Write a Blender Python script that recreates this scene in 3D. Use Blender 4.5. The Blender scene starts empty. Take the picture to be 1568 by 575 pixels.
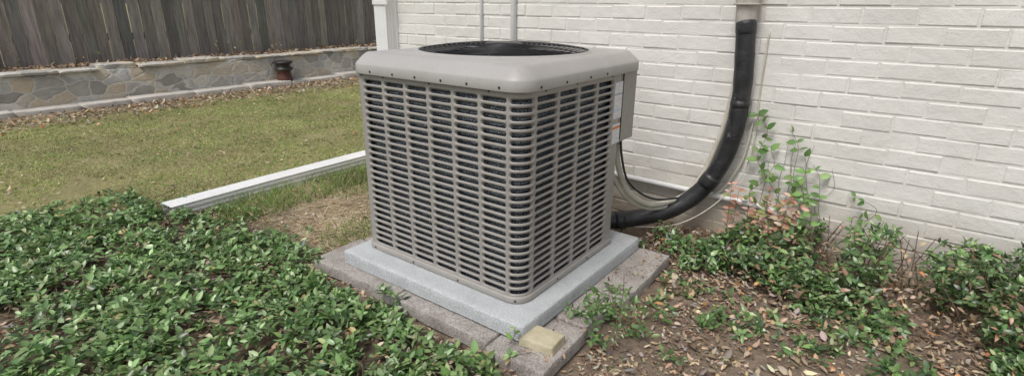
import bpy, math, random
import numpy as np
from mathutils import Vector, Matrix, noise as mnoise
random.seed(7); rng=np.random.default_rng(11)
scn=bpy.context.scene
G=-0.13
# ------------------------------------------------------------------ helpers
def link(o,parent=None):
    scn.collection.objects.link(o)
    if parent: o.parent=parent
    return o
def empty(name,loc=(0,0,0)):
    e=bpy.data.objects.new(name,None); e.empty_display_size=.1; link(e); return e
def mesh_obj(name,verts,faces,mat=None,parent=None,smooth=False,colors=None):
    me=bpy.data.meshes.new(name)
    if isinstance(verts,np.ndarray): verts=verts.tolist()
    if isinstance(faces,np.ndarray): faces=faces.tolist()
    me.from_pydata(verts,[],faces)
    if smooth: me.polygons.foreach_set('use_smooth',[True]*len(me.polygons))
    if colors is not None:
        ca=me.color_attributes.new('Col','FLOAT_COLOR','POINT')
        c=np.ones((len(verts),4),dtype=np.float32); c[:,:3]=colors
        ca.data.foreach_set('color',c.ravel())
    me.update()
    if mat: me.materials.append(mat)
    o=bpy.data.objects.new(name,me); return link(o,parent)
def merge(parts):
    V=[];F=[];n=0
    for v,f in parts:
        V+=list(v); F+=[tuple(i+n for i in q) for q in f]; n+=len(v)
    return V,F
def box(x0,x1,y0,y1,z0,z1,b=0.0):
    import bmesh
    bm=bmesh.new(); bmesh.ops.create_cube(bm,size=1)
    for v in bm.verts:
        v.co=Vector(((x0+x1)/2+v.co.x*(x1-x0),(y0+y1)/2+v.co.y*(y1-y0),(z0+z1)/2+v.co.z*(z1-z0)))
    if b>0: bmesh.ops.bevel(bm,geom=bm.edges[:],offset=b,segments=2,profile=.6,affect='EDGES')
    bm.verts.index_update()
    V=[tuple(v.co) for v in bm.verts];F=[tuple(v.index for v in f.verts) for f in bm.faces]; bm.free()
    return V,F
def catmull(P,n=8):
    P=[Vector(p) for p in P]; Q=[P[0]*2-P[1]]+P+[P[-1]*2-P[-2]]; out=[]
    for i in range(1,len(Q)-2):
        for k in range(n):
            t=k/n;a,b,c,d=Q[i-1],Q[i],Q[i+1],Q[i+2]
            out.append(.5*((2*b)+(-a+c)*t+(2*a-5*b+4*c-d)*t*t+(-a+3*b-3*c+d)*t**3))
    out.append(P[-1]); return out
def tube(P,r,seg=12,smooth_n=0,cap=True):
    if smooth_n: P=catmull(P,smooth_n)
    else: P=[Vector(p) for p in P]
    n=len(P); rs=r if hasattr(r,'__len__') else [r]*n
    if len(rs)!=n: rs=np.interp(np.linspace(0,1,n),np.linspace(0,1,len(rs)),rs)
    V=[];F=[]
    t=(P[1]-P[0]).normalized(); ref=Vector((0,0,1)) if abs(t.z)<.9 else Vector((1,0,0))
    nrm=t.cross(ref).normalized()
    for i,p in enumerate(P):
        t=(P[min(i+1,n-1)]-P[max(i-1,0)]).normalized()
        nrm=(nrm-t*nrm.dot(t)).normalized(); bn=t.cross(nrm)
        for k in range(seg):
            a=2*math.pi*k/seg; V.append(tuple(p+(nrm*math.cos(a)+bn*math.sin(a))*rs[i]))
    for i in range(n-1):
        for k in range(seg):
            k2=(k+1)%seg; F.append((i*seg+k,i*seg+k2,(i+1)*seg+k2,(i+1)*seg+k))
    if cap: F.append(tuple(range(seg))[::-1]); F.append(tuple((n-1)*seg+k for k in range(seg)))
    return V,F
def lathe(prof,c,seg=48,axis='z'):
    V=[];F=[];m=len(prof)
    for k in range(seg):
        a=2*math.pi*k/seg
        for r,z in prof: V.append((c[0]+r*math.cos(a),c[1]+r*math.sin(a),c[2]+z))
    for k in range(seg):
        k2=(k+1)%seg
        for i in range(m-1): F.append((k*m+i,k2*m+i,k2*m+i+1,k*m+i+1))
    return V,F
def torus(c,R,r,seg=72,s2=6):
    V=[];F=[]
    for k in range(seg):
        a=2*math.pi*k/seg
        for j in range(s2):
            b=2*math.pi*j/s2; rr=R+r*math.cos(b)
            V.append((c[0]+rr*math.cos(a),c[1]+rr*math.sin(a),c[2]+r*math.sin(b)))
    for k in range(seg):
        for j in range(s2):
            F.append((k*s2+j,((k+1)%seg)*s2+j,((k+1)%seg)*s2+(j+1)%s2,k*s2+(j+1)%s2))
    return V,F
# ------------------------------------------------------------------ materials
def mat(name,col=(.5,.5,.5),rough=.6,metal=0,spec=.5):
    m=bpy.data.materials.new(name); m.use_nodes=True
    nt=m.node_tree; b=nt.nodes['Principled BSDF']
    b.inputs['Base Color'].default_value=(*col,1); b.inputs['Roughness'].default_value=rough
    b.inputs['Metallic'].default_value=metal; b.inputs['Specular IOR Level'].default_value=spec
    return m,nt,b
def N(nt,t,**kw):
    n=nt.nodes.new(t)
    for k,v in kw.items():
        if k in n.inputs.keys(): n.inputs[k].default_value=v
        else: setattr(n,k,v)
    return n
def ramp(nt,fac,stops):
    r=nt.nodes.new('ShaderNodeValToRGB'); e=r.color_ramp.elements
    while len(e)<len(stops): e.new(.5)
    for i,(p,c) in enumerate(stops): e[i].position=p; e[i].color=(*c,1)
    nt.links.new(fac,r.inputs[0]); return r.outputs[0]
def coords(nt,scale=(1,1,1)):
    tc=nt.nodes.new('ShaderNodeTexCoord'); mp=nt.nodes.new('ShaderNodeMapping'); mp.inputs['Scale'].default_value=scale
    nt.links.new(tc.outputs['Object'],mp.inputs[0]); return mp.outputs[0]
def noise(nt,vec,scale,detail=4,rough=.55):
    n=N(nt,'ShaderNodeTexNoise',Scale=scale,Detail=detail,Roughness=rough); nt.links.new(vec,n.inputs['Vector']); return n.outputs[0]
def bump(nt,b,h,strength=.3,dist=.01,prev=None):
    n=N(nt,'ShaderNodeBump',Strength=strength,Distance=dist); nt.links.new(h,n.inputs['Height'])
    if prev: nt.links.new(prev,n.inputs['Normal'])
    nt.links.new(n.outputs[0],b.inputs['Normal']); return n.outputs[0]
def mixc(nt,f,a,bb,mode='MIX'):
    m=nt.nodes.new('ShaderNodeMix'); m.data_type='RGBA'; m.blend_type=mode
    for s,x in ((0,f),(6,a),(7,bb)):
        if isinstance(x,(int,float)): m.inputs[s].default_value=x
        elif isinstance(x,tuple): m.inputs[s].default_value=(*x,1)
        else: nt.links.new(x,m.inputs[s])
    return m.outputs[2]
def noisy(name,c1,c2,scale=8,rough=.7,metal=0,bs=.2,bscale=60,bd=.004,stops=(.3,.7),spec=.5):
    m,nt,b=mat(name,c1,rough,metal,spec); v=coords(nt)
    nt.links.new(ramp(nt,noise(nt,v,scale,6,.6),[(stops[0],c1),(stops[1],c2)]),b.inputs['Base Color'])
    if bs: bump(nt,b,noise(nt,v,bscale,5),bs,bd)
    return m
def leafmat(name,rough=.4,trans=.25,spec=.5):
    m,nt,b=mat(name,(.1,.2,.05),rough,0,spec)
    a=N(nt,'ShaderNodeVertexColor',layer_name='Col')
    nt.links.new(a.outputs[0],b.inputs['Base Color'])
    t=nt.nodes.new('ShaderNodeBsdfTranslucent'); nt.links.new(a.outputs[0],t.inputs[0])
    mx=nt.nodes.new('ShaderNodeMixShader'); mx.inputs[0].default_value=trans
    o=nt.nodes['Material Output']; nt.links.new(b.outputs[0],mx.inputs[1]); nt.links.new(t.outputs[0],mx.inputs[2]); nt.links.new(mx.outputs[0],o.inputs[0])
    return m
M={}
m,nt,b=mat('taupe_paint',(.32,.30,.28),.42,0,.5); v=coords(nt)
c=ramp(nt,noise(nt,v,3,5,.6),[(.3,(.315,.297,.275)),(.7,(.36,.34,.316))])
dirt=ramp(nt,noise(nt,v,35,6,.7),[(.5,(1,1,1)),(.75,(.86,.83,.78))])
nt.links.new(mixc(nt,1.0,c,dirt,'MULTIPLY'),b.inputs['Base Color']); bump(nt,b,noise(nt,v,400,2),.05,.001); M['taupe']=m
m,nt,b=mat('lid_paint',(.36,.32,.29),.36,0,.5); v=coords(nt)
c=ramp(nt,noise(nt,v,5,6,.65),[(.3,(.365,.347,.328)),(.7,(.42,.402,.382))])
sp=ramp(nt,noise(nt,v,70,5,.7),[(.6,(1,1,1)),(.72,(.75,.72,.66))])
nt.links.new(mixc(nt,1.0,c,sp,'MULTIPLY'),b.inputs['Base Color']); nt.links.new(ramp(nt,noise(nt,v,9,5),[(.3,(.28,.28,.28)),(.7,(.48,.48,.48))]),b.inputs['Roughness']); M['lid']=m
m,nt,b=mat('coil_fins',(.03,.035,.04),.45,.3,.5); v=coords(nt,(1,1,1))
vo=N(nt,'ShaderNodeTexVoronoi',Scale=120.0,feature='DISTANCE_TO_EDGE'); nt.links.new(v,vo.inputs['Vector'])
wv=N(nt,'ShaderNodeTexWave',Scale=22.0,Distortion=3.0,bands_direction='Z'); wv.inputs['Detail Scale'].default_value=3; nt.links.new(v,wv.inputs['Vector'])
c1=ramp(nt,vo.outputs[0],[(.0,(.42,.46,.50)),(.16,(.028,.034,.042))])
wf=ramp(nt,wv.outputs[1],[(.3,(0,0,0)),(.9,(.8,.8,.8))])
nt.links.new(mixc(nt,wf,c1,(.018,.021,.026)),b.inputs['Base Color']); bump(nt,b,vo.outputs[0],.5,.004); M['coil']=m
M['black']=noisy('black_wire',(.015,.015,.016),(.035,.035,.037),20,.35,0,0)
M['dark']=noisy('dark_interior',(.010,.010,.010),(.025,.025,.025),20,.7,0,0)
M['blade']=noisy('fan_blade',(.10,.105,.11),(.17,.175,.18),12,.45,.3,0)
M['screw']=noisy('screw_head',(.03,.03,.03),(.08,.07,.06),90,.4,.6,0)
M['foamblack']=noisy('pipe_insulation',(.012,.012,.013),(.035,.035,.038),14,.42,0,.5,60,.005)
m=M['foamblack']; nt=m.node_tree; b=nt.nodes['Principled BSDF']; v=coords(nt)
big=ramp(nt,noise(nt,v,5,3,.5),[(.56,(0,0,0)),(.64,(1,1,1))])
sp=ramp(nt,noise(nt,v,55,8,.75),[(.57,(0,0,0)),(.63,(1,1,1))]); src=b.inputs['Base Color'].links[0].from_socket
nt.links.new(mixc(nt,mixc(nt,1.0,big,sp,'MULTIPLY'),src,(.26,.26,.28)),b.inputs['Base Color'])
M['cream']=noisy('cream_conduit',(.50,.47,.39),(.62,.59,.51),15,.5,0,.1,80,.002)
M['greybeige']=noisy('fitting_paint',(.36,.33,.29),(.52,.49,.44),22,.6,0,.3,70,.003)
M['white']=noisy('white_paint_metal',(.72,.72,.70),(.80,.80,.79),6,.4,0,.05,60,.002)
m,nt,b=mat('pad_concrete',(.5,.54,.55),.9,0,.3); v=coords(nt)
c=ramp(nt,noise(nt,v,7,9,.75),[(.25,(.46,.48,.485)),(.5,(.59,.61,.615)),(.75,(.67,.69,.69))])
sp=ramp(nt,noise(nt,v,210,3,.7),[(.45,(.70,.71,.72)),(.56,(1,1,1))])
sp2=ramp(nt,noise(nt,v,60,4,.7),[(.62,(1,1,1)),(.74,(.66,.62,.55))])
nt.links.new(mixc(nt,1.0,mixc(nt,1.0,c,sp,'MULTIPLY'),sp2,'MULTIPLY'),b.inputs['Base Color']); bump(nt,b,noise(nt,v,150,6,.75),.8,.005); M['pad']=m
m,nt,b=mat('paver_concrete',(.3,.26,.23),.9,0,.3); v=coords(nt)
c=ramp(nt,noise(nt,v,6,9,.75),[(.3,(.27,.24,.215)),(.5,(.44,.41,.38)),(.7,(.55,.52,.49))])
sp=ramp(nt,noise(nt,v,150,4,.7),[(.42,(.6,.57,.55)),(.55,(1,1,1))])
nt.links.new(mixc(nt,1.0,c,sp,'MULTIPLY'),b.inputs['Base Color']); bump(nt,b,noise(nt,v,90,7,.7),.8,.006); M['paver']=m
M['ystone']=noisy('sandstone',(.42,.37,.24),(.56,.51,.37),14,.9,0,.5,70,.006)
m,nt,b=mat('painted_brick',(.7,.67,.6),.6,0,.4); v=coords(nt)
c=ramp(nt,noise(nt,v,2.2,7,.65),[(.3,(.66,.64,.595)),(.55,(.735,.715,.67)),(.75,(.78,.765,.725))])
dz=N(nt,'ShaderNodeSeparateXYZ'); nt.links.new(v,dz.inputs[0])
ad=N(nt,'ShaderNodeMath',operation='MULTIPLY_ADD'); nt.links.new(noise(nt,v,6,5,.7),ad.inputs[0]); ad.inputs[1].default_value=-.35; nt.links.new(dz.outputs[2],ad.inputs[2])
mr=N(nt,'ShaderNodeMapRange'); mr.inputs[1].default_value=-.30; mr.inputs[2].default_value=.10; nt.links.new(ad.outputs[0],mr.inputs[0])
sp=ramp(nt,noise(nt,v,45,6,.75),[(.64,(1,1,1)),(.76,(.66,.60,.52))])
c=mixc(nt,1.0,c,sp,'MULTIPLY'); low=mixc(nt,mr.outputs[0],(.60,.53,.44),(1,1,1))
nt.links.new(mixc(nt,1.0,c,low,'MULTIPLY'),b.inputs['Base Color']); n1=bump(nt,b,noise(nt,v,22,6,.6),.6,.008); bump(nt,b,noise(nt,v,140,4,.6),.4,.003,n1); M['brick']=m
m,nt,b=mat('weathered_wood',(.2,.18,.16),.85); v=coords(nt,(9,9,.7))
a=N(nt,'ShaderNodeVertexColor',layer_name='Col')
g=ramp(nt,noise(nt,v,4,8,.7),[(.3,(.45,.43,.41)),(.7,(1.25,1.2,1.15))])
nt.links.new(mixc(nt,1.0,a.outputs[0],g,'MULTIPLY'),b.inputs['Base Color']); bump(nt,b,noise(nt,v,9,6),.5,.006); M['wood']=m
m,nt,b=mat('flagstone',(.4,.35,.3),.85); v0=coords(nt,(1,1,1.6))
wn=N(nt,'ShaderNodeTexNoise',Scale=5.0); nt.links.new(v0,wn.inputs['Vector'])
v=mixc(nt,.07,v0,wn.outputs['Color'],'LINEAR_LIGHT')
vo=N(nt,'ShaderNodeTexVoronoi',Scale=4.6); nt.links.new(v,vo.inputs['Vector'])
ve=N(nt,'ShaderNodeTexVoronoi',Scale=4.6,feature='DISTANCE_TO_EDGE'); nt.links.new(v,ve.inputs['Vector'])
s=N(nt,'ShaderNodeSeparateColor'); nt.links.new(vo.outputs['Color'],s.inputs[0])
c=ramp(nt,s.outputs[0],[(0,(.34,.32,.29)),(.3,(.55,.52,.46)),(.5,(.60,.50,.36)),(.7,(.48,.47,.45)),(1,(.70,.66,.58))])
c=mixc(nt,.5,c,ramp(nt,noise(nt,v0,14,6,.7),[(.3,(.5,.5,.5)),(.7,(1.1,1.1,1.1))]),'MULTIPLY')
mk=ramp(nt,ve.outputs[0],[(.02,(1,1,1)),(.055,(0,0,0))])
nt.links.new(mixc(nt,mk,c,(.60,.57,.51)),b.inputs['Base Color'])
n1=bump(nt,b,ramp(nt,ve.outputs[0],[(0,(0,0,0)),(.12,(1,1,1))]),.5,.015); bump(nt,b,noise(nt,v0,40,5),.5,.01,n1); M['flag']=m
M['curb']=noisy('pale_concrete',(.42,.39,.345),(.60,.565,.51),5,.9,0,.5,60,.006)
M['potdark']=noisy('pot_glaze',(.02,.017,.016),(.05,.04,.036),10,.45,0,.2,40,.004)
M['potred']=noisy('pot_red',(.075,.028,.02),(.12,.045,.032),10,.6,0,.2,40,.004)
m,nt,b=mat('soil',(.2,.15,.1),.95,0,.2); v=coords(nt)
a=N(nt,'ShaderNodeVertexColor',layer_name='Col')
g=ramp(nt,noise(nt,v,30,9,.75),[(.3,(.55,.55,.55)),(.7,(1.35,1.32,1.28))])
g2=ramp(nt,noise(nt,v,3,4,.6),[(.3,(.8,.8,.8)),(.7,(1.1,1.1,1.1))])
nt.links.new(mixc(nt,1.0,mixc(nt,1.0,a.outputs[0],g,'MULTIPLY'),g2,'MULTIPLY'),b.inputs['Base Color']); bump(nt,b,noise(nt,v,55,8,.7),.9,.015); M['soil']=m
M['leaf']=leafmat('glossy_leaf',.30,.25,.6); M['dead']=leafmat('dead_leaf',.75,.12,.2); M['grass']=leafmat('grass_blade',.6,.35,.3)
M['stem']=noisy('stem',(.12,.08,.05),(.20,.135,.09),40,.8,0,0)
M['shingle']=noisy('roof_shingle',(.10,.09,.085),(.17,.155,.14),30,.9,0,.4,40,.01)
def label(name,bands):
    m,nt,b=mat(name,(.8,.8,.78),.45); v=coords(nt)
    s=N(nt,'ShaderNodeSeparateXYZ'); nt.links.new(v,s.inputs[0])
    v2=coords(nt,(1,260,160)); n=noise(nt,v2,1.0,2,.5)
    wv=N(nt,'ShaderNodeTexWave',Scale=38.0,bands_direction='Z'); nt.links.new(v,wv.inputs['Vector'])
    t=ramp(nt,n,[(.5,(.78,.79,.80)),(.56,(.25,.27,.33))])
    c=mixc(nt,wv.outputs[1],(.78,.79,.80),t)
    for z0,z1,col in bands:
        g=N(nt,'ShaderNodeMath',operation='GREATER_THAN'); g.inputs[1].default_value=z0; nt.links.new(s.outputs[2],g.inputs[0])
        l=N(nt,'ShaderNodeMath',operation='LESS_THAN'); l.inputs[1].default_value=z1; nt.links.new(s.outputs[2],l.inputs[0])
        k=N(nt,'ShaderNodeMath',operation='MULTIPLY'); nt.links.new(g.outputs[0],k.inputs[0]); nt.links.new(l.outputs[0],k.inputs[1])
        c=mixc(nt,k.outputs[0],c,col)
    nt.links.new(c,b.inputs['Base Color']); return m
M['lab1']=label('sticker_specs',[(.735,.742,(.3,.33,.4)),(.66,.672,(.55,.62,.75))]); M['lab2']=label('sticker_warning',[(.580,.592,(.70,.22,.05))])

# ------------------------------------------------------------------ AIR CONDITIONER
AC=empty('air_conditioner_unit')
W,D,H=.90,.77,.84; R=.07; r0=.03
def make_path(x0,x1,y0,y1,rn,r):
    segs=[]
    segs.append(('l',(x0+r,y0),(x1-rn,y0),(0,-1)))
    segs.append(('a',(x1-rn,y0+rn),rn,-90))
    segs.append(('l',(x1,y0+rn),(x1,y1-r),(1,0)))
    segs.append(('a',(x1-r,y1-r),r,0))
    segs.append(('l',(x1-r,y1),(x0+r,y1),(0,1)))
    segs.append(('a',(x0+r,y1-r),r,90))
    segs.append(('l',(x0,y1-r),(x0,y0+r),(-1,0)))
    segs.append(('a',(x0+r,y0+r),r,180))
    L=[]
    for s in segs:
        L.append(math.dist(s[1],s[2]) if s[0]=='l' else s[2]*math.pi/2)
    cum=np.concatenate([[0],np.cumsum(L)])
    T=cum[-1]
    def f(s):
        s=s%T; i=min(int(np.searchsorted(cum,s,side='right'))-1,7); t=(s-cum[i])/L[i]; g=segs[i]
        if g[0]=='l': return (g[1][0]+(g[2][0]-g[1][0])*t,g[1][1]+(g[2][1]-g[1][1])*t,g[3][0],g[3][1])
        a=math.radians(g[3]+90*t); return (g[1][0]+g[2]*math.cos(a),g[1][1]+g[2]*math.sin(a),math.cos(a),math.sin(a))
    return f,cum,T
f,cum,T=make_path(-W,0,0,D,R,r0)
ZB,ZT=.034,.812; NR=26; pitch=(ZT-ZB)/NR
def front_s(x): return x-(-W+r0)
sA=front_s(-.858); sB=front_s(-.055)
right_s=lambda y: cum[2]+(y-R)
cols=[]
e=np.linspace(sA,sB-.01,7)
cols+= [(e[i],e[i+1],7) for i in range(6)]
sC0=e[-1]; sC1=cum[2]+.012
cols.append((sC0,sC1,16))
e=np.linspace(sC1,right_s(.685),5); cols+=[(e[i],e[i+1],7) for i in range(4)]
bs0=cum[4]+.03; bs1=cum[5]-.03; e=np.linspace(bs0,bs1,7); bc=[(e[i],e[i+1],7) for i in range(6)]
ls0=cum[6]+.03; ls1=cum[7]-.03; e=np.linspace(ls0,ls1,6); lc=[(e[i],e[i+1],7) for i in range(5)]
V=[];F=[]
def addring(pts):
    i0=len(V)
    for s,z,o in pts:
        x,y,nx,ny=f(s); V.append((x+nx*o,y+ny*o,z))
    return i0
def stad(s0,s1,zc,w2,h2,k,off,dz=0):
    sc=(s0+s1)/2; pts=[]; a=w2-h2
    for i in range(k): pts.append((sc-a+2*a*i/(k-1),zc+h2+dz,off))
    for i in range(1,5):
        t=math.pi/2-math.pi*i/5; pts.append((sc+a+h2*math.cos(t),zc+h2*math.sin(t)+dz,off))
    for i in range(k): pts.append((sc+a-2*a*i/(k-1),zc-h2+dz,off))
    for i in range(1,5):
        t=-math.pi/2-math.pi*i/5; pts.append((sc-a+h2*math.cos(t),zc+h2*math.sin(t)+dz,off))
    return pts
def cell(s0,s1,z0,z1,k):
    zc=(z0+z1)/2; w2=(s1-s0)/2-.0075; h2=.0094
    outer=[]
    e=stad(s0,s1,zc,w2,h2,k,0)
    for i,(s,z,o) in enumerate(e):
        if i<k: outer.append((s0+(s1-s0)*i/(k-1),z1,0))
        elif i<k+4: outer.append((s1,z1+(z0-z1)*(i-k+1)/5,0))
        elif i<2*k+4: outer.append((s1-(s1-s0)*(i-k-4)/(k-1),z0,0))
        else: outer.append((s0,z0+(z1-z0)*(i-2*k-4+1)/5,0))
    n=len(e)
    rings=[outer,stad(s0,s1,zc,w2+.003,h2+.0028,k,.0004),stad(s0,s1,zc,w2,h2,k,-.0022),stad(s0,s1,zc,w2-.001,h2-.001,k,-.013,-.004)]
    ids=[addring(r) for r in rings]
    for a,b_ in zip(ids[:-1],ids[1:]):
        for i in range(n):
            j=(i+1)%n; F.append((a+i,b_+i,b_+j,a+j))
for cs in (cols,bc,lc):
    for s0,s1,k in cs:
        for rI in range(NR):
            cell(s0,s1,ZB+rI*pitch,ZB+(rI+1)*pitch,k)
def strip(s0,s1,z0,z1,off=0,n=None):
    n=n or max(2,int((s1-s0)/.012)); i0=len(V)
    for i in range(n+1):
        s=s0+(s1-s0)*i/n; x,y,nx,ny=f(s)
        V.append((x+nx*off,y+ny*off,z0)); V.append((x+nx*off,y+ny*off,z1))
    for i in range(n):
        a=i0+2*i; F.append((a,a+2,a+3,a+1))
strip(0,T,ZT,H); strip(0,T,.0,ZB)
strip(cols[-1][1],bs0,ZB,ZT); strip(bs1,ls0,ZB,ZT); strip(ls1,T+cols[0][0],ZB,ZT)
mesh_obj('louvered_cabinet',V,F,M['taupe'],AC,True)
def ringwall(prof,f,T,n=200):
    V=[];F=[];m=len(prof)
    for i in range(n):
        x,y,nx,ny=f(T*i/n)
        for o,z in prof: V.append((x+nx*o,y+ny*o,z))
    for i in range(n):
        j=(i+1)%n
        for k in range(m-1): F.append((i*m+k,j*m+k,j*m+k+1,i*m+k+1))
    return V,F
v_,f_=ringwall([(-.02,.002),(.005,.002),(.007,.006),(.007,.024),(.004,.029),(-.004,.030)],f,T,260)
mesh_obj('base_pan',v_,f_,M['taupe'],AC,True)
fc,cc,Tc=make_path(-W+.032,-.032,.032,D-.032,.05,.02)
v_,f_=ringwall([(0,.02),(0,.83)],fc,Tc,200)
mesh_obj('condenser_coil',v_,f_,M['coil'],AC,True)
# lid
LX0,LX1,LY0,LY1=-W-.018,.018,-.018,.935
cx,cy=(LX0+LX1)/2,(LY0+LY1)/2+.014
RF=.380
fl,cl,Tl=make_path(LX0,LX1,LY0,LY1,.085,.07)
n=240; V=[];F=[]; prof=[('r',-.012,.829),('r',0,.829),('r',.001,.832),('r',.001,.866),('r',-.002,.872),('r',-.008,.879),('r',-.020,.891),('r',-.034,.904),('r',-.046,.913),('r',-.057,.917),
 ('c',RF+.016,.919),('c',RF+.011,.923),('c',RF+.005,.928),('c',RF,.927),('c',RF-.004,.918),('c',RF-.006,.89)]
m_=len(prof)
for i in range(n):
    x,y,nx,ny=fl(Tl*i/n); a=math.atan2((y-cy),(x-cx))
    for t,o,z in prof:
        if t=='r': V.append((x+nx*o,y+ny*o,z))
        else: V.append((cx+o*math.cos(a),cy+o*math.sin(a),z))
for i in range(n):
    j=(i+1)%n
    for k in range(m_-1): F.append((i*m_+k,j*m_+k,j*m_+k+1,i*m_+k+1))
mesh_obj('top_cover',V,F,M['lid'],AC,True)
mesh_obj('fan_shroud',*lathe([(RF-.006,.895),(RF-.012,.62),(.05,.60)],(cx,cy,0),64),M['dark'],AC,True)
parts=[]; GZ=.921
def gz(r):
    t=r/(RF-.004); return GZ+.024*(1-t**3)+.004
rr=.085
while rr<RF-.008:
    parts.append(torus((cx,cy,gz(rr)),rr,.0016,72,5)); rr+=.0215
parts.append(torus((cx,cy,GZ+.003),RF-.004,.0035,80,6))
for k in range(10):
    a=2*math.pi*k/10+.17
    P=[(cx+r*math.cos(a),cy+r*math.sin(a),gz(r)-.004) for r in np.linspace(.05,RF-.003,14)]
    parts.append(tube(P,.0024,6))
mesh_obj('fan_guard',*merge(parts),M['black'],AC,True)
mesh_obj('guard_hub',*lathe([(0,.036),(.06,.035),(.078,.031),(.085,.024),(.085,.014),(0,.014)],(cx,cy,GZ),48),M['black'],AC,True)
mesh_obj('hub_badge',*box(cx-.02,cx+.02,cy-.225,cy-.195,.9445,.9465,.001),M['blade'],AC)
parts=[lathe([(0,.81),(.07,.81),(.075,.80),(.075,.66),(0,.66)],(cx,cy,0),32)]
mesh_obj('fan_motor',*merge(parts),M['black'],AC,True)
parts=[]
for k in range(4):
    a0=k*math.pi/2+.5; V=[];F=[]; ni,nj=8,6
    for i in range(ni):
        r=.06+(RF-.03-.06)*i/(ni-1); wd=.45+.25*i/(ni-1)
        for j in range(nj):
            t=j/(nj-1)-.5; a=a0+t*wd*1.5+.15*i/ni
            V.append((cx+r*math.cos(a),cy+r*math.sin(a),.848+t*.09))
    for i in range(ni-1):
        for j in range(nj-1): F.append((i*nj+j,(i+1)*nj+j,(i+1)*nj+j+1,i*nj+j+1))
    parts.append((V,F))
mesh_obj('fan_blades',*merge(parts),M['blade'],AC,True)
mesh_obj('control_box',*box(-W+.01,-.004,D-.01,.925,.505,.836,.008),M['taupe'],AC,False)
mesh_obj('control_box_seam',*box(-.05,.0005,D+.004,D+.010,.52,.83,.001),M['screw'],AC)
mesh_obj('spec_sticker',*box(.0,.0012,.693,.768,.628,.792),M['lab1'],AC)
mesh_obj('warning_sticker',*box(.0,.0013,.693,.765,.512,.603),M['lab2'],AC)
parts=[]
def screw(x,y,z,nx,ny,r=.0055):
    V=[];F=[]; n=Vector((nx,ny,0)).normalized(); u=Vector((0,0,1)); w=n.cross(u); c=Vector((x,y,z))
    for rr_,o in ((r,0),(r,.002),(r*.5,.0035)):
        for k in range(8):
            a=k*math.pi/4; V.append(tuple(c+n*o+(u*math.cos(a)+w*math.sin(a))*rr_))
    for q in range(2):
        for k in range(8): F.append((q*8+k,q*8+(k+1)%8,(q+1)*8+(k+1)%8,(q+1)*8+k))
    F.append(tuple(16+k for k in range(8))); return V,F
for s in (.07,.21,.34,.48,.61,.76,.93,1.10,1.28,1.42):
    x,y,nx,ny=fl(s); parts.append(screw(x+nx*.001,y+ny*.001,.843,nx,ny,.005))
for s in (.02,.28,.55,.84,1.1,1.35):
    x,y,nx,ny=f(s); parts.append(screw(x+nx*.007,y+ny*.007,.015,nx,ny,.0045))
for s in (.01,.15,.42,.72,.98,1.2,1.5):
    x,y,nx,ny=f(s); parts.append(screw(x,y,.823,nx,ny,.004))
mesh_obj('screws',*merge(parts),M['screw'],AC)

# ------------------------------------------------------------------ pad, pavers, stone
def rough_slab(x0,x1,y0,y1,z0,z1,seed,jit=.006,step=.03,bev=.008,rotz=0,flat=False):
    nx=max(3,int((x1-x0)/step)); ny=max(3,int((y1-y0)/step)); nz=2
    V=[];idx={};F=[]
    def vid(p):
        if p not in idx: idx[p]=len(V); V.append(p)
        return idx[p]
    def ax(a,b_,n):
        q=[a,a+bev]+[a+(b_-a)*i/n for i in range(1,n)]+[b_-bev,b_]
        return [round(t,5) for t in q]
    X=ax(x0,x1,nx);Y=ax(y0,y1,ny);Z=[round(t,5) for t in (z0,(z0+z1)/2,z1-bev,z1)]
    nx,ny,nz=len(X)-1,len(Y)-1,3
    for i in range(nx):
        for j in range(ny):
            F.append([vid((X[i],Y[j],Z[-1])),vid((X[i+1],Y[j],Z[-1])),vid((X[i+1],Y[j+1],Z[-1])),vid((X[i],Y[j+1],Z[-1]))])
    for k in range(nz):
        for i in range(nx):
            F.append([vid((X[i],Y[0],Z[k])),vid((X[i+1],Y[0],Z[k])),vid((X[i+1],Y[0],Z[k+1])),vid((X[i],Y[0],Z[k+1]))])
            F.append([vid((X[i+1],Y[-1],Z[k])),vid((X[i],Y[-1],Z[k])),vid((X[i],Y[-1],Z[k+1])),vid((X[i+1],Y[-1],Z[k+1]))])
        for j in range(ny):
            F.append([vid((X[-1],Y[j],Z[k])),vid((X[-1],Y[j+1],Z[k])),vid((X[-1],Y[j+1],Z[k+1])),vid((X[-1],Y[j],Z[k+1]))])
            F.append([vid((X[0],Y[j+1],Z[k])),vid((X[0],Y[j],Z[k])),vid((X[0],Y[j],Z[k+1])),vid((X[0],Y[j+1],Z[k+1]))])
    out=[]; cxx,cyy=(x0+x1)/2,(y0+y1)/2
    for p in V:
        v=Vector(p)
        ex=min(abs(p[0]-x0),abs(p[0]-x1)); ey=min(abs(p[1]-y0),abs(p[1]-y1))
        nv=Vector(mnoise.noise_vector(v*9+Vector((seed*7.3,seed,0))))*jit+Vector(mnoise.noise_vector(v*33+Vector((seed,0,3))))*jit*.5
        nv.z*=.3
        q=v+nv
        if p[2]==Z[-1] and (ex<1e-4 or ey<1e-4):
            q.z-=bev*.35
            if ex<1e-4: q.x+=bev*.35*(1 if p[0]==X[0] else -1)
            if ey<1e-4: q.y+=bev*.35*(1 if p[1]==Y[0] else -1)
        if ex<1e-4 and ey<1e-4:
            q.x+=bev*.45*(1 if p[0]==X[0] else -1); q.y+=bev*.45*(1 if p[1]==Y[0] else -1)
        if rotz:
            c_,s_=math.cos(rotz),math.sin(rotz); dx,dy=q.x-cxx,q.y-cyy; q.x=cxx+c_*dx-s_*dy; q.y=cyy+s_*dx+c_*dy
        out.append(tuple(q))
    return out,F
mesh_obj('equipment_pad',*rough_slab(-.967,.089,-.108,.907,-.062,0,1,.0018,.03,.007),M['pad'],None,True)
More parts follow.
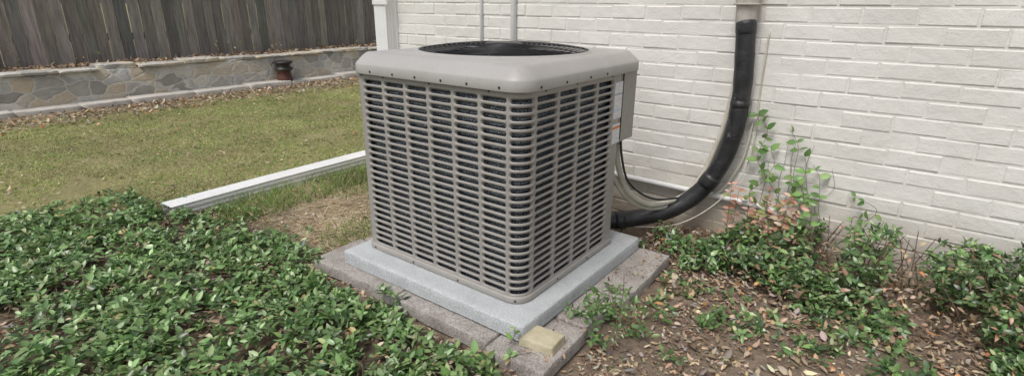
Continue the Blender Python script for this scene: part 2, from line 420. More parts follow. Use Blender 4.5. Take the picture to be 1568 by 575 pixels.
PV=empty('paver_slabs')
k=0
for (x0,x1,y0,y1,zt,rz) in [(-1.13,-.55,-.17,.12,-.066,.012),(-.545,-.02,-.175,.12,-.070,-.010),(-.015,.235,-.20,.12,-.072,.03),
    (-.1,.225,.13,.40,-.068,-.015),(-.1,.25,.41,.93,-.066,.02),(-1.12,-.7,.13,.55,-.07,0),(-1.1,-.7,.56,.95,-.07,.01)]:
    k+=1; mesh_obj(f'slab_{k}',*rough_slab(x0,x1,y0,y1,zt-.055,zt,k+3,.006,.02,.004,rz),M['paver'],PV,True)
mesh_obj('sandstone_chunk',*rough_slab(.075,.215,-.105,-.005,-.07,-.036,31,.010,.012,.003,.12),M['ystone'],None,True)

# ------------------------------------------------------------------ HOUSE
WY=1.4676; HX0=-2.27; HX1=6.2; HT=2.55
HOUSE=empty('brick_house')
def brickwall(origin,ud,nd,length,z0,z1,hlim=None):
    bl,bh,mj=.196,.068,.009; parts_v=[];parts_f=[];n=0
    ud=np.array(ud);nd=np.array(nd);o=np.array(origin); row=0; z=z0
    while z<z1:
        off=-(bl+mj)/2 if row%2 else 0; u=off+rng.normal(0,.004)
        while u<length:
            a=max(u,0);b_=min(u+bl,length)
            if b_-a>.02:
                pr=.0044+rng.normal(0,.0011); ti=rng.normal(0,.0011,2); zz=z+rng.normal(0,.0012); bv=.0042
                zt=zz+bh+rng.normal(0,.0015)
                outer=[(a,zz),(b_,zz),(b_,zt),(a,zt)]; inner=[(a+bv,zz+bv),(b_-bv,zz+bv),(b_-bv,zt-bv),(a+bv,zt-bv)]
                for (uu,zv) in outer: parts_v.append(o+ud*uu+nd*(-.004)+np.array([0,0,zv-0]))
                for (uu,zv) in outer: parts_v.append(o+ud*uu+nd*(pr-.0020)+np.array([0,0,zv]))
                for i,(uu,zv) in enumerate(inner): parts_v.append(o+ud*uu+nd*(pr+ti[i%2]*(1 if i<2 else -1))+np.array([0,0,zv]))
                for i in range(4):
                    j=(i+1)%4; parts_f.append((n+i,n+j,n+4+j,n+4+i)); parts_f.append((n+4+i,n+4+j,n+8+j,n+8+i))
                parts_f.append((n+8,n+9,n+10,n+11)); n+=12
            u+=bl+mj
        z+=bh+mj; row+=1
    return [tuple(p) for p in parts_v],parts_f
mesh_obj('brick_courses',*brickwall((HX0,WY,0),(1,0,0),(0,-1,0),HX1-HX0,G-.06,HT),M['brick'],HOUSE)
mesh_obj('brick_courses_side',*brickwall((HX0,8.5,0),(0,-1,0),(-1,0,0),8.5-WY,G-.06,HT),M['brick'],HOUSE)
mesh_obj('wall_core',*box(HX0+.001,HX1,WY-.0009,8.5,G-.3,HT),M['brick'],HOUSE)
mesh_obj('corner_board',*box(HX0-.05,HX0+.0,WY-.022,WY+.09,G,HT,.003),M['white'],HOUSE)
mesh_obj('soffit',*box(HX0-.40,HX1+.4,WY-.40,8.9,HT,HT+.02),M['white'],HOUSE)
mesh_obj('fascia',*box(HX0-.42,HX1+.42,WY-.42,WY-.402,HT-.03,HT+.16),M['white'],HOUSE)
V=[(HX0-.45,WY-.45,HT+.14),(HX1+.45,WY-.45,HT+.14),(HX1+.45,8.95,HT+.14),(HX0-.45,8.95,HT+.14),(HX0+2.5,5.2,HT+2),(HX1-2.5,5.2,HT+2)]
mesh_obj('roof',V,[(0,1,5,4),(2,3,4,5),(3,0,4),(1,2,5)],M['shingle'],HOUSE)
DS=empty('downspout')
def corr_profile(w,h,n=5):
    pts=[]
    def side(p0,p1,nn,d):
        for i in range(nn*4):
            t=i/(nn*4); o=-.004 if (i%4) in (2,3) and 0.08<t<.92 else 0
            pts.append((p0[0]+(p1[0]-p0[0])*t-d[0]*-o,p0[1]+(p1[1]-p0[1])*t-d[1]*-o))
    a,b_=w/2,h/2
    side((-a,b_),(a,b_),4,(0,1)); side((a,b_),(a,-b_),3,(1,0)); side((a,-b_),(-a,-b_),4,(0,-1)); side((-a,-b_),(-a,b_),3,(-1,0))
    return pts
def sweep(P,ups,prof):
    V=[];F=[];m=len(prof); P=[Vector(p) for p in P]
    for i,p in enumerate(P):
        t=(P[min(i+1,len(P)-1)]-P[max(i-1,0)]).normalized(); u=Vector(ups[i]); u=(u-t*u.dot(t)).normalized(); s=t.cross(u)
        for a,b_ in prof: V.append(tuple(p+s*a+u*b_))
    for i in range(len(P)-1):
        for k in range(m):
            k2=(k+1)%m; F.append((i*m+k,i*m+k2,(i+1)*m+k2,(i+1)*m+k))
    return V,F
dx=-2.40; gz_=G+.050
P=[(dx+.055,1.40,2.5),(dx+.055,1.40,.1),(dx+.04,1.385,.02),(dx+.02,1.35,-.03),(dx,1.28,gz_+.01),(dx,1.2,gz_),(dx-.0,.3,gz_-.003),(dx+.01,-.33,gz_-.006)]
ups=[(0,-1,0),(0,-1,0),(0,-.9,.3),(0,-.5,.7),(0,-.1,1),(0,0,1),(0,0,1),(0,0,1)]
mesh_obj('downspout_pipe',*sweep(P,ups,corr_profile(.135,.092)),M['white'],DS)
mesh_obj('strap',*box(dx-.02,dx+.15,1.346,1.351,1.1,1.13,.001),M['white'],DS)
mesh_obj('wall_conduit',*tube([(-1.41,1.452,.2),(-1.41,1.452,2.5)],.011,12),M['white'],None,True)
mesh_obj('wall_conduit',*tube([(-1.13,1.445,.2),(-1.13,1.445,2.5)],.019,14),M['white'],None,True)
mesh_obj('drain_pipe',*tube([(-.7,1.435,.128),(.33,1.435,.118),(.52,1.435,.112),(.60,1.435,.10),(.625,1.435,.05),(.63,1.435,-.15)],.016,14),M['white'],None,True)
LS=empty('refrigerant_line')
path=[(-.36,.74,-.0),(-.27,.93,-.020),(-.147,1.09,-.028),(-.02,1.20,-.008),(.108,1.29,.042),(.226,1.355,.155),(.308,1.385,.319),(.348,1.395,.50),(.356,1.40,.70),(.345,1.40,.87),(.327,1.402,1.05)]
Pp=catmull(path,10)
rad=[.0485-.003*min(1,i/len(Pp))+.003*mnoise.noise(Vector(p)*14) for i,p in enumerate(Pp)]
mesh_obj('foam_insulation',*tube(Pp,rad,24),M['foamblack'],LS,True)
for nm,i0,i1,rr_ in (('tape_wrap_1',52,56,.0508),('tape_wrap_2',76,78,.049),('tape_wrap_3',96,100,.0485),('tape_wrap_4',20,23,.052)):
    pp=Pp[i0:i1+1]; mesh_obj(nm,*tube(pp,[rr_-.003]+[rr_]*(len(pp)-2)+[rr_-.003],24),M['foamblack'],LS,True)
mesh_obj('wall_sleeve',*tube([(.327,1.405,1.02),(.325,1.405,1.05),(.323,1.405,1.10),(.322,1.405,1.14),(.322,1.41,1.3),(.322,1.46,1.38),(.322,1.53,1.42)],[.046,.049,.049,.057,.059,.056,.052],20),M['greybeige'],LS,True)
mesh_obj('sleeve_flange',*tube([(.322,1.405,1.118),(.322,1.405,1.126)],[.064,.064],20),M['greybeige'],LS,True)
EW=empty('electrical_whip')
c1=[(-.045,.84,.51),(-.04,.86,.38),(-.02,.95,.22),(.03,1.10,.11),(.09,1.25,.09),(.16,1.36,.13),(.215,1.41,.24),(.262,1.435,.42),(.292,1.447,.60),(.31,1.45,.80)]
c2=[(-.08,.83,.51),(-.07,.86,.33),(-.03,1.0,.15),(.03,1.15,.07),(.10,1.28,.065),(.18,1.385,.09),(.30,1.435,.14),(.385,1.445,.30),(.41,1.447,.42),(.42,1.45,.55)]
c3=[(-.02,.83,.51),(-.012,.84,.42),(.0,.90,.29),(.03,1.02,.19),(.07,1.15,.13),(.14,1.27,.12)]
mesh_obj('flex_conduit',*tube(c1,.0145,12,8),M['cream'],EW,True)
mesh_obj('flex_conduit_2',*tube(c2,[.012,.012,.012,.010,.007,.006],12,8),M['cream'],EW,True)
mesh_obj('control_wire',*tube(c3,.006,8,8),M['black'],EW,True)
mesh_obj('cable_gland',*tube([(-.045,.84,.515),(-.045,.84,.48)],.02,14),M['greybeige'],EW,True)
mesh_obj('thin_wire',*tube([(-.05,1.15,-.06),(.1,1.24,-.05),(.22,1.30,.01),(.33,1.36,.12),(.42,1.42,.28),(.44,1.45,.5),(.43,1.455,.72),(.43,1.455,1.0)],.0035,6,8),M['cream'],EW,True)

# ------------------------------------------------------------------ FENCE, STONE WALL, POT
parts_v=[];parts_f=[];colr=[];n=0; y=-12
while y<15:
    w=.135+rng.normal(0,.004); g_=rng.uniform(.003,.011); top=.34+1.83+rng.normal(0,.008); x=-7.8+rng.normal(0,.004); lean=rng.normal(0,.004)
    v_,f_=box(x-.018,x,y,y+w,.34-.12,top,.003)
    c0=np.array([.285,.27,.255])*rng.uniform(.6,1.3)*np.array([1+rng.normal(0,.04),1,1+rng.normal(0,.04)])
    for p in v_: parts_v.append((p[0],p[1]+lean*(p[2]-.3),p[2])); colr.append(c0)
    parts_f+=[tuple(i+n for i in q) for q in f_]; n+=len(v_); y+=w+g_
for z0 in (.6,1.3,1.95):
    v_,f_=box(-7.86,-7.822,-12,15,z0,z0+.09); parts_v+=v_; colr+=[np.array([.1,.09,.08])]*len(v_); parts_f+=[tuple(i+n for i in q) for q in f_]; n+=len(v_)
mesh_obj('wooden_fence',parts_v,parts_f,M['wood'],None,False,np.array(colr))
SW=empty('stone_retaining_wall')
mesh_obj('wall_face',*rough_slab(-7.40,-7.12,-12,15,G-.1,.29,50,.03,.14,.01),M['flag'],SW,True)
parts=[]; y=-12; q=0
while y<15:
    w=rng.uniform(.3,.6); parts.append(rough_slab(-7.43,-7.10+rng.normal(0,.014),y,y+w-.008,.292,.325+rng.normal(0,.009),60+q,.02,.08,.008)); y+=w; q+=1
mesh_obj('cap_stones',*merge(parts),M['flag'],SW,True)
parts=[]; y=-12
while y<15:
    w=rng.uniform(.5,1.0); parts.append(rough_slab(-7.13,-6.86+rng.normal(0,.012),y,y+w-.01,G-.1,G+.06+rng.normal(0,.006),90+q,.016,.08,.01)); y+=w; q+=1
mesh_obj('garden_edging',*merge(parts),M['curb'],None,True)
POT=empty('ceramic_pot')
pc=(-6.99,3.2,G+.06)
mesh_obj('pot_body',*lathe([(0,0),(.115,0),(.12,.01),(.112,.05),(.10,.10),(.10,.14),(.108,.16)],pc,32),M['potred'],POT,True)
mesh_obj('pot_rim',*lathe([(.108,.158),(.135,.165),(.14,.18),(.13,.20),(.105,.21),(.10,.25),(.125,.262),(.145,.275),(.145,.295),(.12,.305),(.05,.312),(0,.314)],pc,32),M['potdark'],POT,True)

# ------------------------------------------------------------------ GROUND
def nz(x,y,s,o=0): return mnoise.noise(Vector((x*s+o,y*s-o,o*.37)))
xs=np.concatenate([np.linspace(-160,-9,14),np.arange(-8.5,-2.8,.09),np.arange(-2.8,1.8,.03),np.arange(1.8,4.5,.09),np.linspace(5,160,14)])
ys=np.concatenate([np.linspace(-160,-5,14),np.arange(-4.5,-1.6,.1),np.arange(-1.6,1.6,.03),np.arange(1.6,9,.12),np.linspace(10,160,14)])
V=[];C=[]
def smooth(a,b_,x): t=min(max((x-a)/(b_-a),0),1); return t*t*(3-2*t)
C_lawn=np.array([.32,.295,.145]);C_dirt=np.array([.25,.195,.15]);C_straw=np.array([.46,.38,.26]);C_ivy=np.array([.16,.13,.09]);C_bed=np.array([.28,.215,.16])
def in_ivy(x,y):
    n1=nz(x,y,2.3,5)*.14+nz(x,y,7.5,15)*.09
    edge=-.17+ (smooth(-1.35,-1.9,x))*.14 + n1
    if x>.05: edge=-.22-(x-.05)*1.3+n1
    return edge-y
def col_at(x,y):
    n1=nz(x,y,1.7,2)
    c=C_dirt
    lawn=smooth(-2.38,-2.52,x+.1*n1); straw=smooth(-.9,-1.15,x)*smooth(-.3,-.1,y)*(.75+.5*n1)
    c=c*(1-straw)+C_straw*straw
    c=c*(1-lawn)+C_lawn*lawn
    lf=smooth(-6.0,-6.4,x+.25*n1)*(.8); c=c*(1-lf)+C_bed*lf
    if x>-2.6:
        iv=smooth(-.02,.10,in_ivy(x,y)); c=c*(1-iv)+C_ivy*iv
    if x<-7.3 and x>-9: c=C_bed
    return c
for y in ys:
    for x in xs:
        z=G
        if abs(x)<9 and abs(y)<12:
            z+=.014*nz(x,y,3,1)+.008*nz(x,y,13,3)
        if -.95<x<.1 and -.1<y<.9: z=G-.03
        if x<-7.2: z=.30+.02*nz(x,y,3,1)
        V.append((x,y,z)); C.append(col_at(x,y) if abs(x)<10 and abs(y)<14 else C_lawn)
nx_,ny_=len(xs),len(ys)
F=[(j*nx_+i,j*nx_+i+1,(j+1)*nx_+i+1,(j+1)*nx_+i) for j in range(ny_-1) for i in range(nx_-1)]
mesh_obj('ground',V,F,M['soil'],None,True,np.array(C))

# ------------------------------------------------------------------ leaf generator
TV=np.array([[0,0,0],[.28,.42,.0],[.26,0,-.0],[.28,-.42,.0],[.66,.36,0],[.64,0,0],[.66,-.36,0],[1,0,0]],dtype=float)
def leaves(name,pos,dirv,up,length,width,fold,curl,col,mat,parent=None):
    n=len(pos); d=dirv/np.linalg.norm(dirv,axis=1,keepdims=True)
    s=np.cross(up,d); s/=np.linalg.norm(s,axis=1,keepdims=True)+1e-9; u=np.cross(d,s)
    T=TV[None,:,:].repeat(n,0)
    a=T[:,:,0]*length[:,None]; b_=T[:,:,1]*width[:,None]
    c=np.abs(T[:,:,1])*2*width[:,None]*.5*fold[:,None]-(T[:,:,0]**2)*length[:,None]*curl[:,None]
    P=pos[:,None,:]+d[:,None,:]*a[:,:,None]+s[:,None,:]*b_[:,:,None]+u[:,None,:]*c[:,:,None]
    cc=col[:,None,:].repeat(8,1)
    cc[:,[2,5],:]*=1.15; cc[:,0,:]*=.75
    base=(np.arange(n)*8)[:,None,None]
    tri=(base+np.array([[0,2,1],[0,3,2],[4,5,7],[5,6,7]])[None]).reshape(-1,3).tolist()
    quad=(base+np.array([[1,2,5,4],[2,3,6,5]])[None]).reshape(-1,4).tolist()
    return mesh_obj(name,P.reshape(-1,3),tri+quad,mat,parent,True,cc.reshape(-1,3))
def pick(pal,w,n,j=.15):
    pal=np.array(pal); i=rng.choice(len(pal),n,p=np.array(w)/sum(w)); c=pal[i]*(1+rng.normal(0,j,(n,1)))*(1+rng.normal(0,.05,(n,3))); return np.clip(c,.005,.9)
GREEN=[(.065,.125,.042),(.125,.22,.072),(.19,.305,.108),(.27,.40,.16),(.38,.49,.26),(.46,.39,.18)]
def sprigs(base,axis,nl,L,pal,w,spread=.9,fold=.3,wr=.55,stemlen=.03,drop=0):
    n=len(base); pos=[];dr=[];up=[]
    ax=axis/np.linalg.norm(axis,axis=1,keepdims=True)
    ref=np.tile([0.13,.31,.94],(n,1)); e1=np.cross(ax,ref); bad=np.linalg.norm(e1,axis=1)<.1; e1[bad]=np.cross(ax[bad],[1,0,0]); e1/=np.linalg.norm(e1,axis=1,keepdims=True); e2=np.cross(ax,e1)
    ph=rng.uniform(0,6.28,n); tone=1+rng.normal(0,.18,n)
    for k in range(nl):
        a=ph+k*math.pi*1.0+(k//2)*math.pi/2+rng.normal(0,.3,n)
        out=e1*np.cos(a)[:,None]+e2*np.sin(a)[:,None]
        t=(k//2)/(max(1,nl//2))
        p=base+ax*(stemlen*t)
        sp=spread*(1.15-.5*t)
        d=out*sp+ax*(.2+.45*t)+rng.normal(0,.15,(n,3)); pos.append(p); dr.append(d); up.append(ax+rng.normal(0,.18,(n,3)))
    pos=np.concatenate(pos);dr=np.concatenate(dr);up=np.concatenate(up);m=len(pos)
    ln=np.tile(L*rng.uniform(.65,1.3,n),nl)*rng.uniform(.75,1.15,m)
    col=pick(pal,w,m)*np.tile(tone,nl)[:,None]
    r=[pos,dr,up,ln,ln*wr*rng.uniform(.8,1.2,m),np.full(m,fold)*rng.uniform(.2,1.6,m),rng.uniform(-.05,.5,m),np.clip(col,.005,.9)]
    if drop>0:
        kp=rng.random(m)>drop; r=[q[kp] for q in r]
    return r

def ivy_h(x,y):
    e=in_ivy(x,y); s=smooth(-.02,.25,e)
    return s*(.020+.032*(nz(x,y,3.1,9)+.5)+.02*nz(x,y,9,4)+.01)
B=[]
N1=5500
while len(B)<N1:
    x=rng.uniform(-3.0,.8); y=.10-abs(rng.uniform(0,1.95))
    e=in_ivy(x,y)
    if e<0 and rng.random()>.16*smooth(-.32,0,e): continue
    if x>-1.17 and y>-.16: continue
    if x>-1.17 and y>-.20 and rng.random()>.35: continue
    if x<-2.3 and abs(x+2.39)<.09 and y>-.38: continue
    if x<-2.5 and y>-.35: continue
    if x>.25 and rng.random()<.5: continue
    if nz(x,y,4.5,77)+.5*nz(x,y,11,78)<-.20 and rng.random()<.85: continue
    dd=math.hypot(x-1.06,y+1.466)
    if dd<.5: continue
    h=max(0,ivy_h(x,y)); u=rng.random()
    zz=G+.014+h*(.2+.9*u**.6)
    if x>-1.17 and y>-.20: zz=G+.05+.03*u
    B.append((x,y,zz))
B=np.array(B); ax=rng.normal(0,.42,(len(B),3)); ax[:,2]=1
out=sprigs(B,ax,6,.036,GREEN,[1.1,3.0,3.8,2.5,1.0,.18],1.0,.3,.58,.02,.12)
leaves('ground_cover_ivy',*out,M['leaf'])
parts=[]
for i in range(420):
    x=rng.uniform(-2.8,.3); y=rng.uniform(-1.4,-.12)
    if in_ivy(x,y)<-.02: continue
    a=rng.uniform(0,6.28); p=Vector((x,y,G+.02+max(0,ivy_h(x,y))*.7)); st=[p]
    for q in range(3):
        a+=rng.normal(0,.5); st.append(st[-1]+Vector((math.cos(a)*.06,math.sin(a)*.06,rng.normal(0,.008))))
    parts.append(tube(st,[.0018,.001],5,3,False))
mesh_obj('ivy_runner_stems',*merge(parts),M['stem'])
n=5200; x=rng.uniform(-2.7,.4,n); y=rng.uniform(-1.6,-.18,n); z=np.array([G+.012+max(0,ivy_h(a,b_))*rng.uniform(.1,.85) for a,b_ in zip(x,y)])
DEAD=[(.33,.235,.16),(.45,.335,.225),(.20,.14,.10),(.60,.49,.35),(.52,.25,.10),(.37,.325,.275)]
d=rng.normal(0,1,(n,3)); d[:,2]*=.25; up=rng.normal(0,.3,(n,3)); up[:,2]=1
L=rng.uniform(.018,.04,n)
leaves('dead_leaves_in_ivy',np.stack([x,y,z],1),d,up,L,L*.5,rng.uniform(0,.6,n),rng.uniform(-.3,.5,n),pick(DEAD,[3,3,2,1.2,.25,2],n),M['dead'])

def litter(name,n,xr,yr,Lr,w,pal=DEAD,cond=None,zoff=.006,zb=G):
    X=rng.uniform(*xr,n*2);Y=rng.uniform(*yr,n*2)
    if cond is not None:
        k=np.array([cond(a,b_) for a,b_ in zip(X,Y)]); X=X[k];Y=Y[k]
    X=X[:n];Y=Y[:n];n=len(X)
    Z=np.array([zb+.014*nz(a,b_,3,1)+.008*nz(a,b_,13,3) for a,b_ in zip(X,Y)])+rng.uniform(.001,zoff*2,n)
    d=rng.normal(0,1,(n,3)); d[:,2]*=.22; up=rng.normal(0,.33,(n,3)); up[:,2]=1
    L=rng.uniform(*Lr,n)
    return leaves(name,np.stack([X,Y,Z],1),d,up,L,L*rng.uniform(.35,.7,n),rng.uniform(-.2,.8,n),rng.uniform(-.6,.7,n),pick(pal,w,n,.2),M['dead'])
off_pav=lambda a,b_: not(-.1<a<.26 and -.2<b_<.95)
litter('leaf_litter',16000,(.1,3.2),(-1.0,1.45),(.010,.028),[3,2.5,3,1,.12,2.5],cond=lambda a,b_:off_pav(a,b_) and nz(a,b_,3.3,61)+.35>rng.random()*.5)
litter('leaf_litter.001',3900,(.1,3.2),(-1.0,1.45),(.025,.046),[2.5,3,1.5,2,.16,2],cond=off_pav,zoff=.01)
litter('orange_fallen_leaves',30,(.25,1.6),(-.5,1.0),(.035,.052),[1],pal=[(.60,.33,.14)],zoff=.016)
litter('paver_litter',150,(-.0,.24),(-.17,.93),(.008,.026),[3,2.5,2,1,.1,2],cond=lambda a,b_:a>.10,zb=G+.064,zoff=.003)
litter('leaf_litter.002',2600,(-2.3,-.95),(-.2,1.4),(.012,.03),[3,3,2,1.5,.1,2])
litter('leaf_litter.003',6500,(-6.85,-5.8),(-5,8),(.03,.07),[3,4,2,2,.6,2],cond=lambda a,b_: rng.random()<smooth(-5.7,-6.5,a))
litter('leaf_litter.004',5000,(-7.8,-7.35),(-5,9),(.03,.07),[3,3,3,1,.4,2],zb=.32)
litter('leaf_litter.005',2300,(-6.2,-2.5),(-3,7),(.02,.045),[2,3,1,2,.3,2],zoff=.012)
def strands(name,n,xr,yr,Lr,wd,pal,w,upz,mat_,cond=None,bend=.3,z0=None):
    X=rng.uniform(*xr,n*2);Y=rng.uniform(*yr,n*2)
    if cond is not None:
        k=np.array([cond(a,b_) for a,b_ in zip(X,Y)]); X=X[k];Y=Y[k]
    X=X[:n];Y=Y[:n];n=len(X)
    P0=np.stack([X,Y,np.full(n,G if z0 is None else z0)+rng.uniform(0,.01,n)],1)
    d=rng.normal(0,1,(n,3)); d[:,2]=upz*rng.uniform(.5,1.4,n); d/=np.linalg.norm(d,axis=1,keepdims=True)
    L=rng.uniform(*Lr,n)[:,None]; s=np.cross(d,rng.normal(0,1,(n,3))); s/=np.linalg.norm(s,axis=1,keepdims=True); s*=wd/2
    b1=rng.normal(0,bend,(n,3)); b1[:,2]=-np.abs(b1[:,2])*.5
    mid=P0+d*L*.55+b1*L*.12; tip=P0+d*L+b1*L*.5
    P=np.stack([P0-s,P0+s,mid+s*.8,mid-s*.8,tip],1)
    P[:,:,2]=np.maximum(P[:,:,2],(G if z0 is None else z0)+.001)
    patch=np.array([1+.45*nz(a,b_,1.1,3)+.4*nz(a,b_,4,7) for a,b_ in zip(X,Y)])
    dry=np.clip(np.array([nz(a,b_,1.8,71)+.4*nz(a,b_,6,72) for a,b_ in zip(X,Y)])*1.5,0,.6)[:,None] if 'lawn' in name else 0
    cb=pick(pal,w,n)*patch[:,None]; cb=cb*(1-dry)+np.array([.50,.44,.24])*dry
    c=cb[:,None,:].repeat(5,1); c[:,:2]*=.75
    b_=(np.arange(n)*5)[:,None]
    q=(b_+np.array([[0,1,2,3]])).tolist(); t=(b_+np.array([[3,2,4]])).tolist()
    return mesh_obj(name,P.reshape(-1,3),q+t,mat_,None,False,np.clip(c,.004,.9).reshape(-1,3))
STR=[(.60,.50,.35),(.50,.40,.27),(.70,.61,.44),(.35,.27,.18)]
strands('dry_straw',10000,(-2.3,-.98),(-.28,1.25),(.04,.13),.0028,STR,[3,3,2,1],.12,M['dead'])
strands('twigs',1500,(.1,2.6),(-1.0,1.3),(.03,.12),.0025,[(.22,.16,.11),(.38,.29,.21)],[2,1],.08,M['dead'],cond=off_pav)
GR=[(.28,.39,.11),(.35,.46,.14),(.44,.52,.19),(.57,.54,.29),(.19,.28,.07)]
strands('lawn_grass',100000,(-6.6,-2.5),(-3.2,7.5),(.016,.038),.0055,GR,[3,3.5,2.7,2.0,.6],.9,M['grass'],cond=lambda a,b_: (nz(a,b_,1.3,8)+.7*nz(a,b_,5,18)+.75+rng.random()*.5>.52) and (a>-6.1 or rng.random()<.35))
GT=[(.20,.30,.08),(.27,.37,.11),(.34,.42,.15),(.48,.46,.25),(.14,.22,.06)]
strands('grass_tufts',6000,(-2.42,-1.05),(-.25,1.4),(.04,.11),.004,GT,[3,3,2,.6,1],1.6,M['grass'],cond=lambda a,b_: nz(a,b_,2.2,14)*1.3+ (0.6 if a<-1.95 else -.25)+(.3 if b_>.5 else 0)>rng.random()*.8)
strands('grass_tufts.001',900,(.3,1.8),(-.6,.9),(.02,.05),.003,GT,[3,3,2,.6,1],1.2,M['grass'],cond=lambda a,b_: nz(a,b_,3,24)>.22)

# ------------------------------------------------------------------ right-hand shrub bank along wall
def shrub_h(x,y):
    w=smooth(.78,1.30,y+.18*nz(x,y,2.1,31)+.08*nz(x,y,6,35))
    a=.045+.20*smooth(.30,.70,x)+.11*nz(x,y,3.5,3)
    return max(0,w*a)
B=[];AX=[]
while len(B)<2900:
    x=rng.uniform(-.15,3.2); y=rng.uniform(.50,1.44)
    if x<.28 and y<1.0: continue
    if x<.36 and y>1.20: continue
    h=shrub_h(x,y)
    if h<.015 and rng.random()>.13: continue
    if x<.30 and rng.random()<.5: continue
    if nz(x,y,5,44)+.5*nz(x,y,12,45)<-.08: continue
    B.append((x,y,G+.012+h*rng.uniform(.05,1.2)**.8)); AX.append((rng.normal(0,.5),-.35+rng.normal(0,.5),.9))
B=np.array(B);AX=np.array(AX)
SG=[(.05,.095,.034),(.09,.165,.058),(.15,.25,.085),(.23,.345,.135),(.34,.44,.22),(.34,.22,.14)]
leaves('wall_shrub',*sprigs(B,AX,6,.034,SG,[1.8,3.2,3,1.6,.6,.8],.95,.3,.55,.03,.15),M['leaf'])
n=4000; X=rng.uniform(.0,3.2,n);Y=rng.uniform(.75,1.44,n); Z=np.array([G+.01+shrub_h(a,b_)*rng.uniform(0,.95) for a,b_ in zip(X,Y)])
d=rng.normal(0,1,(n,3)); d[:,2]*=.4; up=rng.normal(0,.4,(n,3)); up[:,2]=1; L=rng.uniform(.018,.038,n)
leaves('dead_leaves_in_shrub',np.stack([X,Y,Z],1),d,up,L,L*.5,rng.uniform(0,.6,n),rng.uniform(-.3,.5,n),pick(DEAD,[3,3,2,1.2,.35,2],n),M['dead'])
parts=[]
for i in range(170):
    x=rng.uniform(.2,3);y=rng.uniform(.95,1.42);h=shrub_h(x,y)+.03
    p=Vector((x,y,G)); parts.append(tube([p,p+Vector((rng.normal(0,.03),rng.normal(0,.03),h*.5)),p+Vector((rng.normal(0,.07),rng.normal(0,.05),h))],[.003,.0025,.0015],5))
mesh_obj('shrub_stems',*merge(parts),M['stem'])
def vine(name,paths,Ls,pal,w,spacing=.03,wr=.6,rad=.0022,mat_='leaf',skip=.15,start=0):
    E=empty(name); parts=[];pos=[];dr=[];up=[]
    for p in paths:
        q=catmull(p,8); parts.append(tube(q,[rad,rad*.5],6)); acc=0; tot=0
        for a,b_ in zip(q[:-1],q[1:]):
            acc+=(b_-a).length; tot+=(b_-a).length
            if acc>spacing and tot>start:
                acc=0; t=(b_-a).normalized()
                for sgn in (1,-1):
                    if rng.random()<skip: continue
                    sd=t.cross(Vector((0,-1,.3))).normalized()*sgn
                    pos.append(tuple(b_)); v=sd+t*.5+Vector((rng.normal(0,.35),-.35+rng.normal(0,.35),rng.normal(0,.35)-.2)); dr.append(tuple(v)); up.append((rng.normal(0,.4),-.8+rng.normal(0,.3),.7+rng.normal(0,.3)))
    mesh_obj('stems',*merge(parts),M['stem'],E,True)
    n=len(pos); L=rng.uniform(Ls*.55,Ls*1.3,n)
    leaves('leaves',np.array(pos),np.array(dr),np.array(up),L,L*wr,rng.uniform(.1,.5,n),rng.uniform(0,.4,n),pick(pal,w,n,.14),M[mat_],E)
paths=[]
for (x0,x1,zt,y0) in [(.56,.46,.60,1.41),(.62,.56,.42,1.40),(.68,.63,.54,1.40),(.66,.72,.42,1.38),(.74,.70,.30,1.36),(.80,.76,.38,1.40),(.92,.96,.26,1.40)]:
    m1=(x0+x1)/2+rng.normal(0,.04)
    paths.append([(x0,y0-.06,G),(x0+.03,y0,.02),(m1,y0+.01,.16),(x1+rng.normal(0,.05),y0+.02,zt*.6),(x1+rng.normal(0,.03),y0+.02,zt*.85),(x1-.03,y0+.03,zt)])
vine('climbing_vine',paths,.048,[(.16,.29,.085),(.23,.38,.12),(.12,.235,.065),(.32,.47,.18)],[3,3,2,1],.038,.66,.002,'leaf',.28,.15)
parts=[]
for i in range(6):
    x0=.42+rng.uniform(0,.35); p=Vector((x0,1.43,G)); st=[p]
    z=G; xx=x0; zt=rng.uniform(.2,.5)
    while z<zt: z+=.10; xx+=rng.normal(0,.03); st.append(Vector((xx,1.452+rng.normal(0,.003),z)))
    parts.append(tube(st,[.0018,.0008],5,4,False))
mesh_obj('bare_vine_stems',*merge(parts),M['stem'],None,True)
paths=[]
for i in range(14):
    x0=.44+rng.uniform(-.04,.22); y0=rng.uniform(1.2,1.34); x1=x0+rng.normal(0,.06); zt=rng.uniform(.10,.32)
    paths.append([(x0,y0,G),((x0+x1)/2,y0-.01,zt*.35),(x1,y0-.03,zt)])
vine('red_leaf_shrub',paths,.038,[(.55,.33,.25),(.46,.23,.16),(.60,.44,.32),(.26,.28,.11)],[3,2,2,1.5],.020,.55,.0016,'leaf',.12,.08)
paths=[]
for (bx,by,n_,hh) in [(.19,.22,9,.10),(.26,.30,10,.12),(.30,.12,6,.07),(.16,.40,5,.08),(.36,.25,5,.08),(.42,.42,4,.05),(.55,.2,3,.04),(.62,.5,4,.05)]:
    for i in range(n_):
        a=rng.uniform(0,6.28); l=rng.uniform(.05,.13); paths.append([(bx,by,G+.01),(bx+math.cos(a)*l*.5,by+math.sin(a)*l*.5,G+.03+hh*.6),(bx+math.cos(a)*l,by+math.sin(a)*l,G+.02+hh*rng.uniform(.4,1))])
vine('trailing_weed',paths,.028,[(.12,.22,.07),(.18,.30,.10),(.08,.155,.05)],[3,2,2],.02,.5,.0014)
vine('weed_stalk',[[(.335,.15,G),(.34,.15,0),(.35,.16,.10),(.345,.17,.19)],[(.34,.15,-.02),(.37,.16,.05),(.385,.17,.10)],[(.34,.155,.02),(.31,.16,.08),(.30,.17,.13)]],.022,[(.10,.13,.06),(.20,.12,.07)],[2,1],.04,.35,.002)
vine('weed_sprig',[[(.06,-.15,-.06),(.07,-.13,-.03),(.065,-.12,.0)]],.03,[(.18,.33,.08)],[1],.02,.55,.0015)
paths=[]
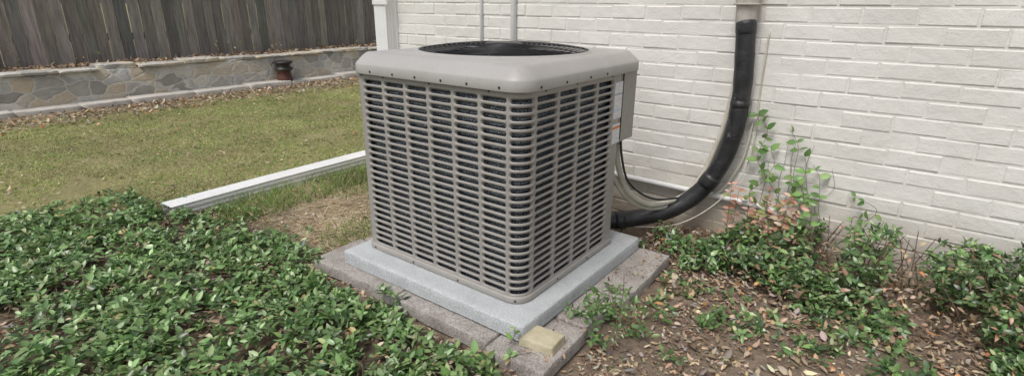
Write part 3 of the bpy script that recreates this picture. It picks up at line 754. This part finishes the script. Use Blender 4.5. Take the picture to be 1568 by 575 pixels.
for i in range(26):
    x0=-7.6+rng.normal(0,.08); y0=rng.uniform(-2,8); h=rng.uniform(.08,.35)
    paths.append([(x0,y0,.32),(x0+rng.normal(0,.05),y0+rng.normal(0,.05),.32+h*.5),(x0+rng.normal(0,.08),y0+rng.normal(0,.12),.32+h)])
vine('fence_weeds',paths,.05,[(.09,.17,.045),(.15,.21,.065),(.25,.19,.10)],[3,2,2],.04,.5,.003)

# ------------------------------------------------------------------ LIGHT
w=bpy.data.worlds.new('World'); scn.world=w; w.use_nodes=True; nt=w.node_tree
bg=nt.nodes['Background']; sky=nt.nodes.new('ShaderNodeTexSky'); sky.sky_type='NISHITA'; sky.sun_disc=False
EL,AZ=math.radians(58),math.radians(182)
sky.sun_elevation=EL; sky.sun_rotation=AZ; sky.air_density=1.0; sky.dust_density=3.0
hs=nt.nodes.new('ShaderNodeHueSaturation'); hs.inputs['Saturation'].default_value=.45
nt.links.new(sky.outputs[0],hs.inputs['Color']); nt.links.new(hs.outputs[0],bg.inputs['Color']); bg.inputs['Strength'].default_value=.15
sd=bpy.data.lights.new('sun','SUN'); sd.energy=1.8; sd.angle=math.radians(20); sd.color=(1,.965,.92)
so=bpy.data.objects.new('sun',sd); link(so)
dv=Vector((math.sin(AZ)*math.cos(EL),math.cos(AZ)*math.cos(EL),math.sin(EL)))
so.rotation_euler=dv.to_track_quat('Z','Y').to_euler()
scn.view_settings.view_transform='Standard'; scn.view_settings.look='None'; scn.view_settings.exposure=0
# ------------------------------------------------------------------ CAMERA
pt,yw,roll=.3334,-.6452,.0079
fw=np.array([math.sin(yw)*math.cos(pt),math.cos(yw)*math.cos(pt),-math.sin(pt)]); r=np.array([math.cos(yw),-math.sin(yw),0]); u=np.cross(r,fw)
r2=r*math.cos(roll)+u*math.sin(roll); u2=-r*math.sin(roll)+u*math.cos(roll)
cd=bpy.data.cameras.new('camera'); cd.sensor_width=36; cd.lens=815.66/1568*36; cd.clip_start=.02; cd.clip_end=600
co=bpy.data.objects.new('camera',cd); link(co)
co.matrix_world=Matrix(((r2[0],u2[0],-fw[0],1.0598),(r2[1],u2[1],-fw[1],-1.4657),(r2[2],u2[2],-fw[2],1.1182),(0,0,0,1)))
scn.camera=co
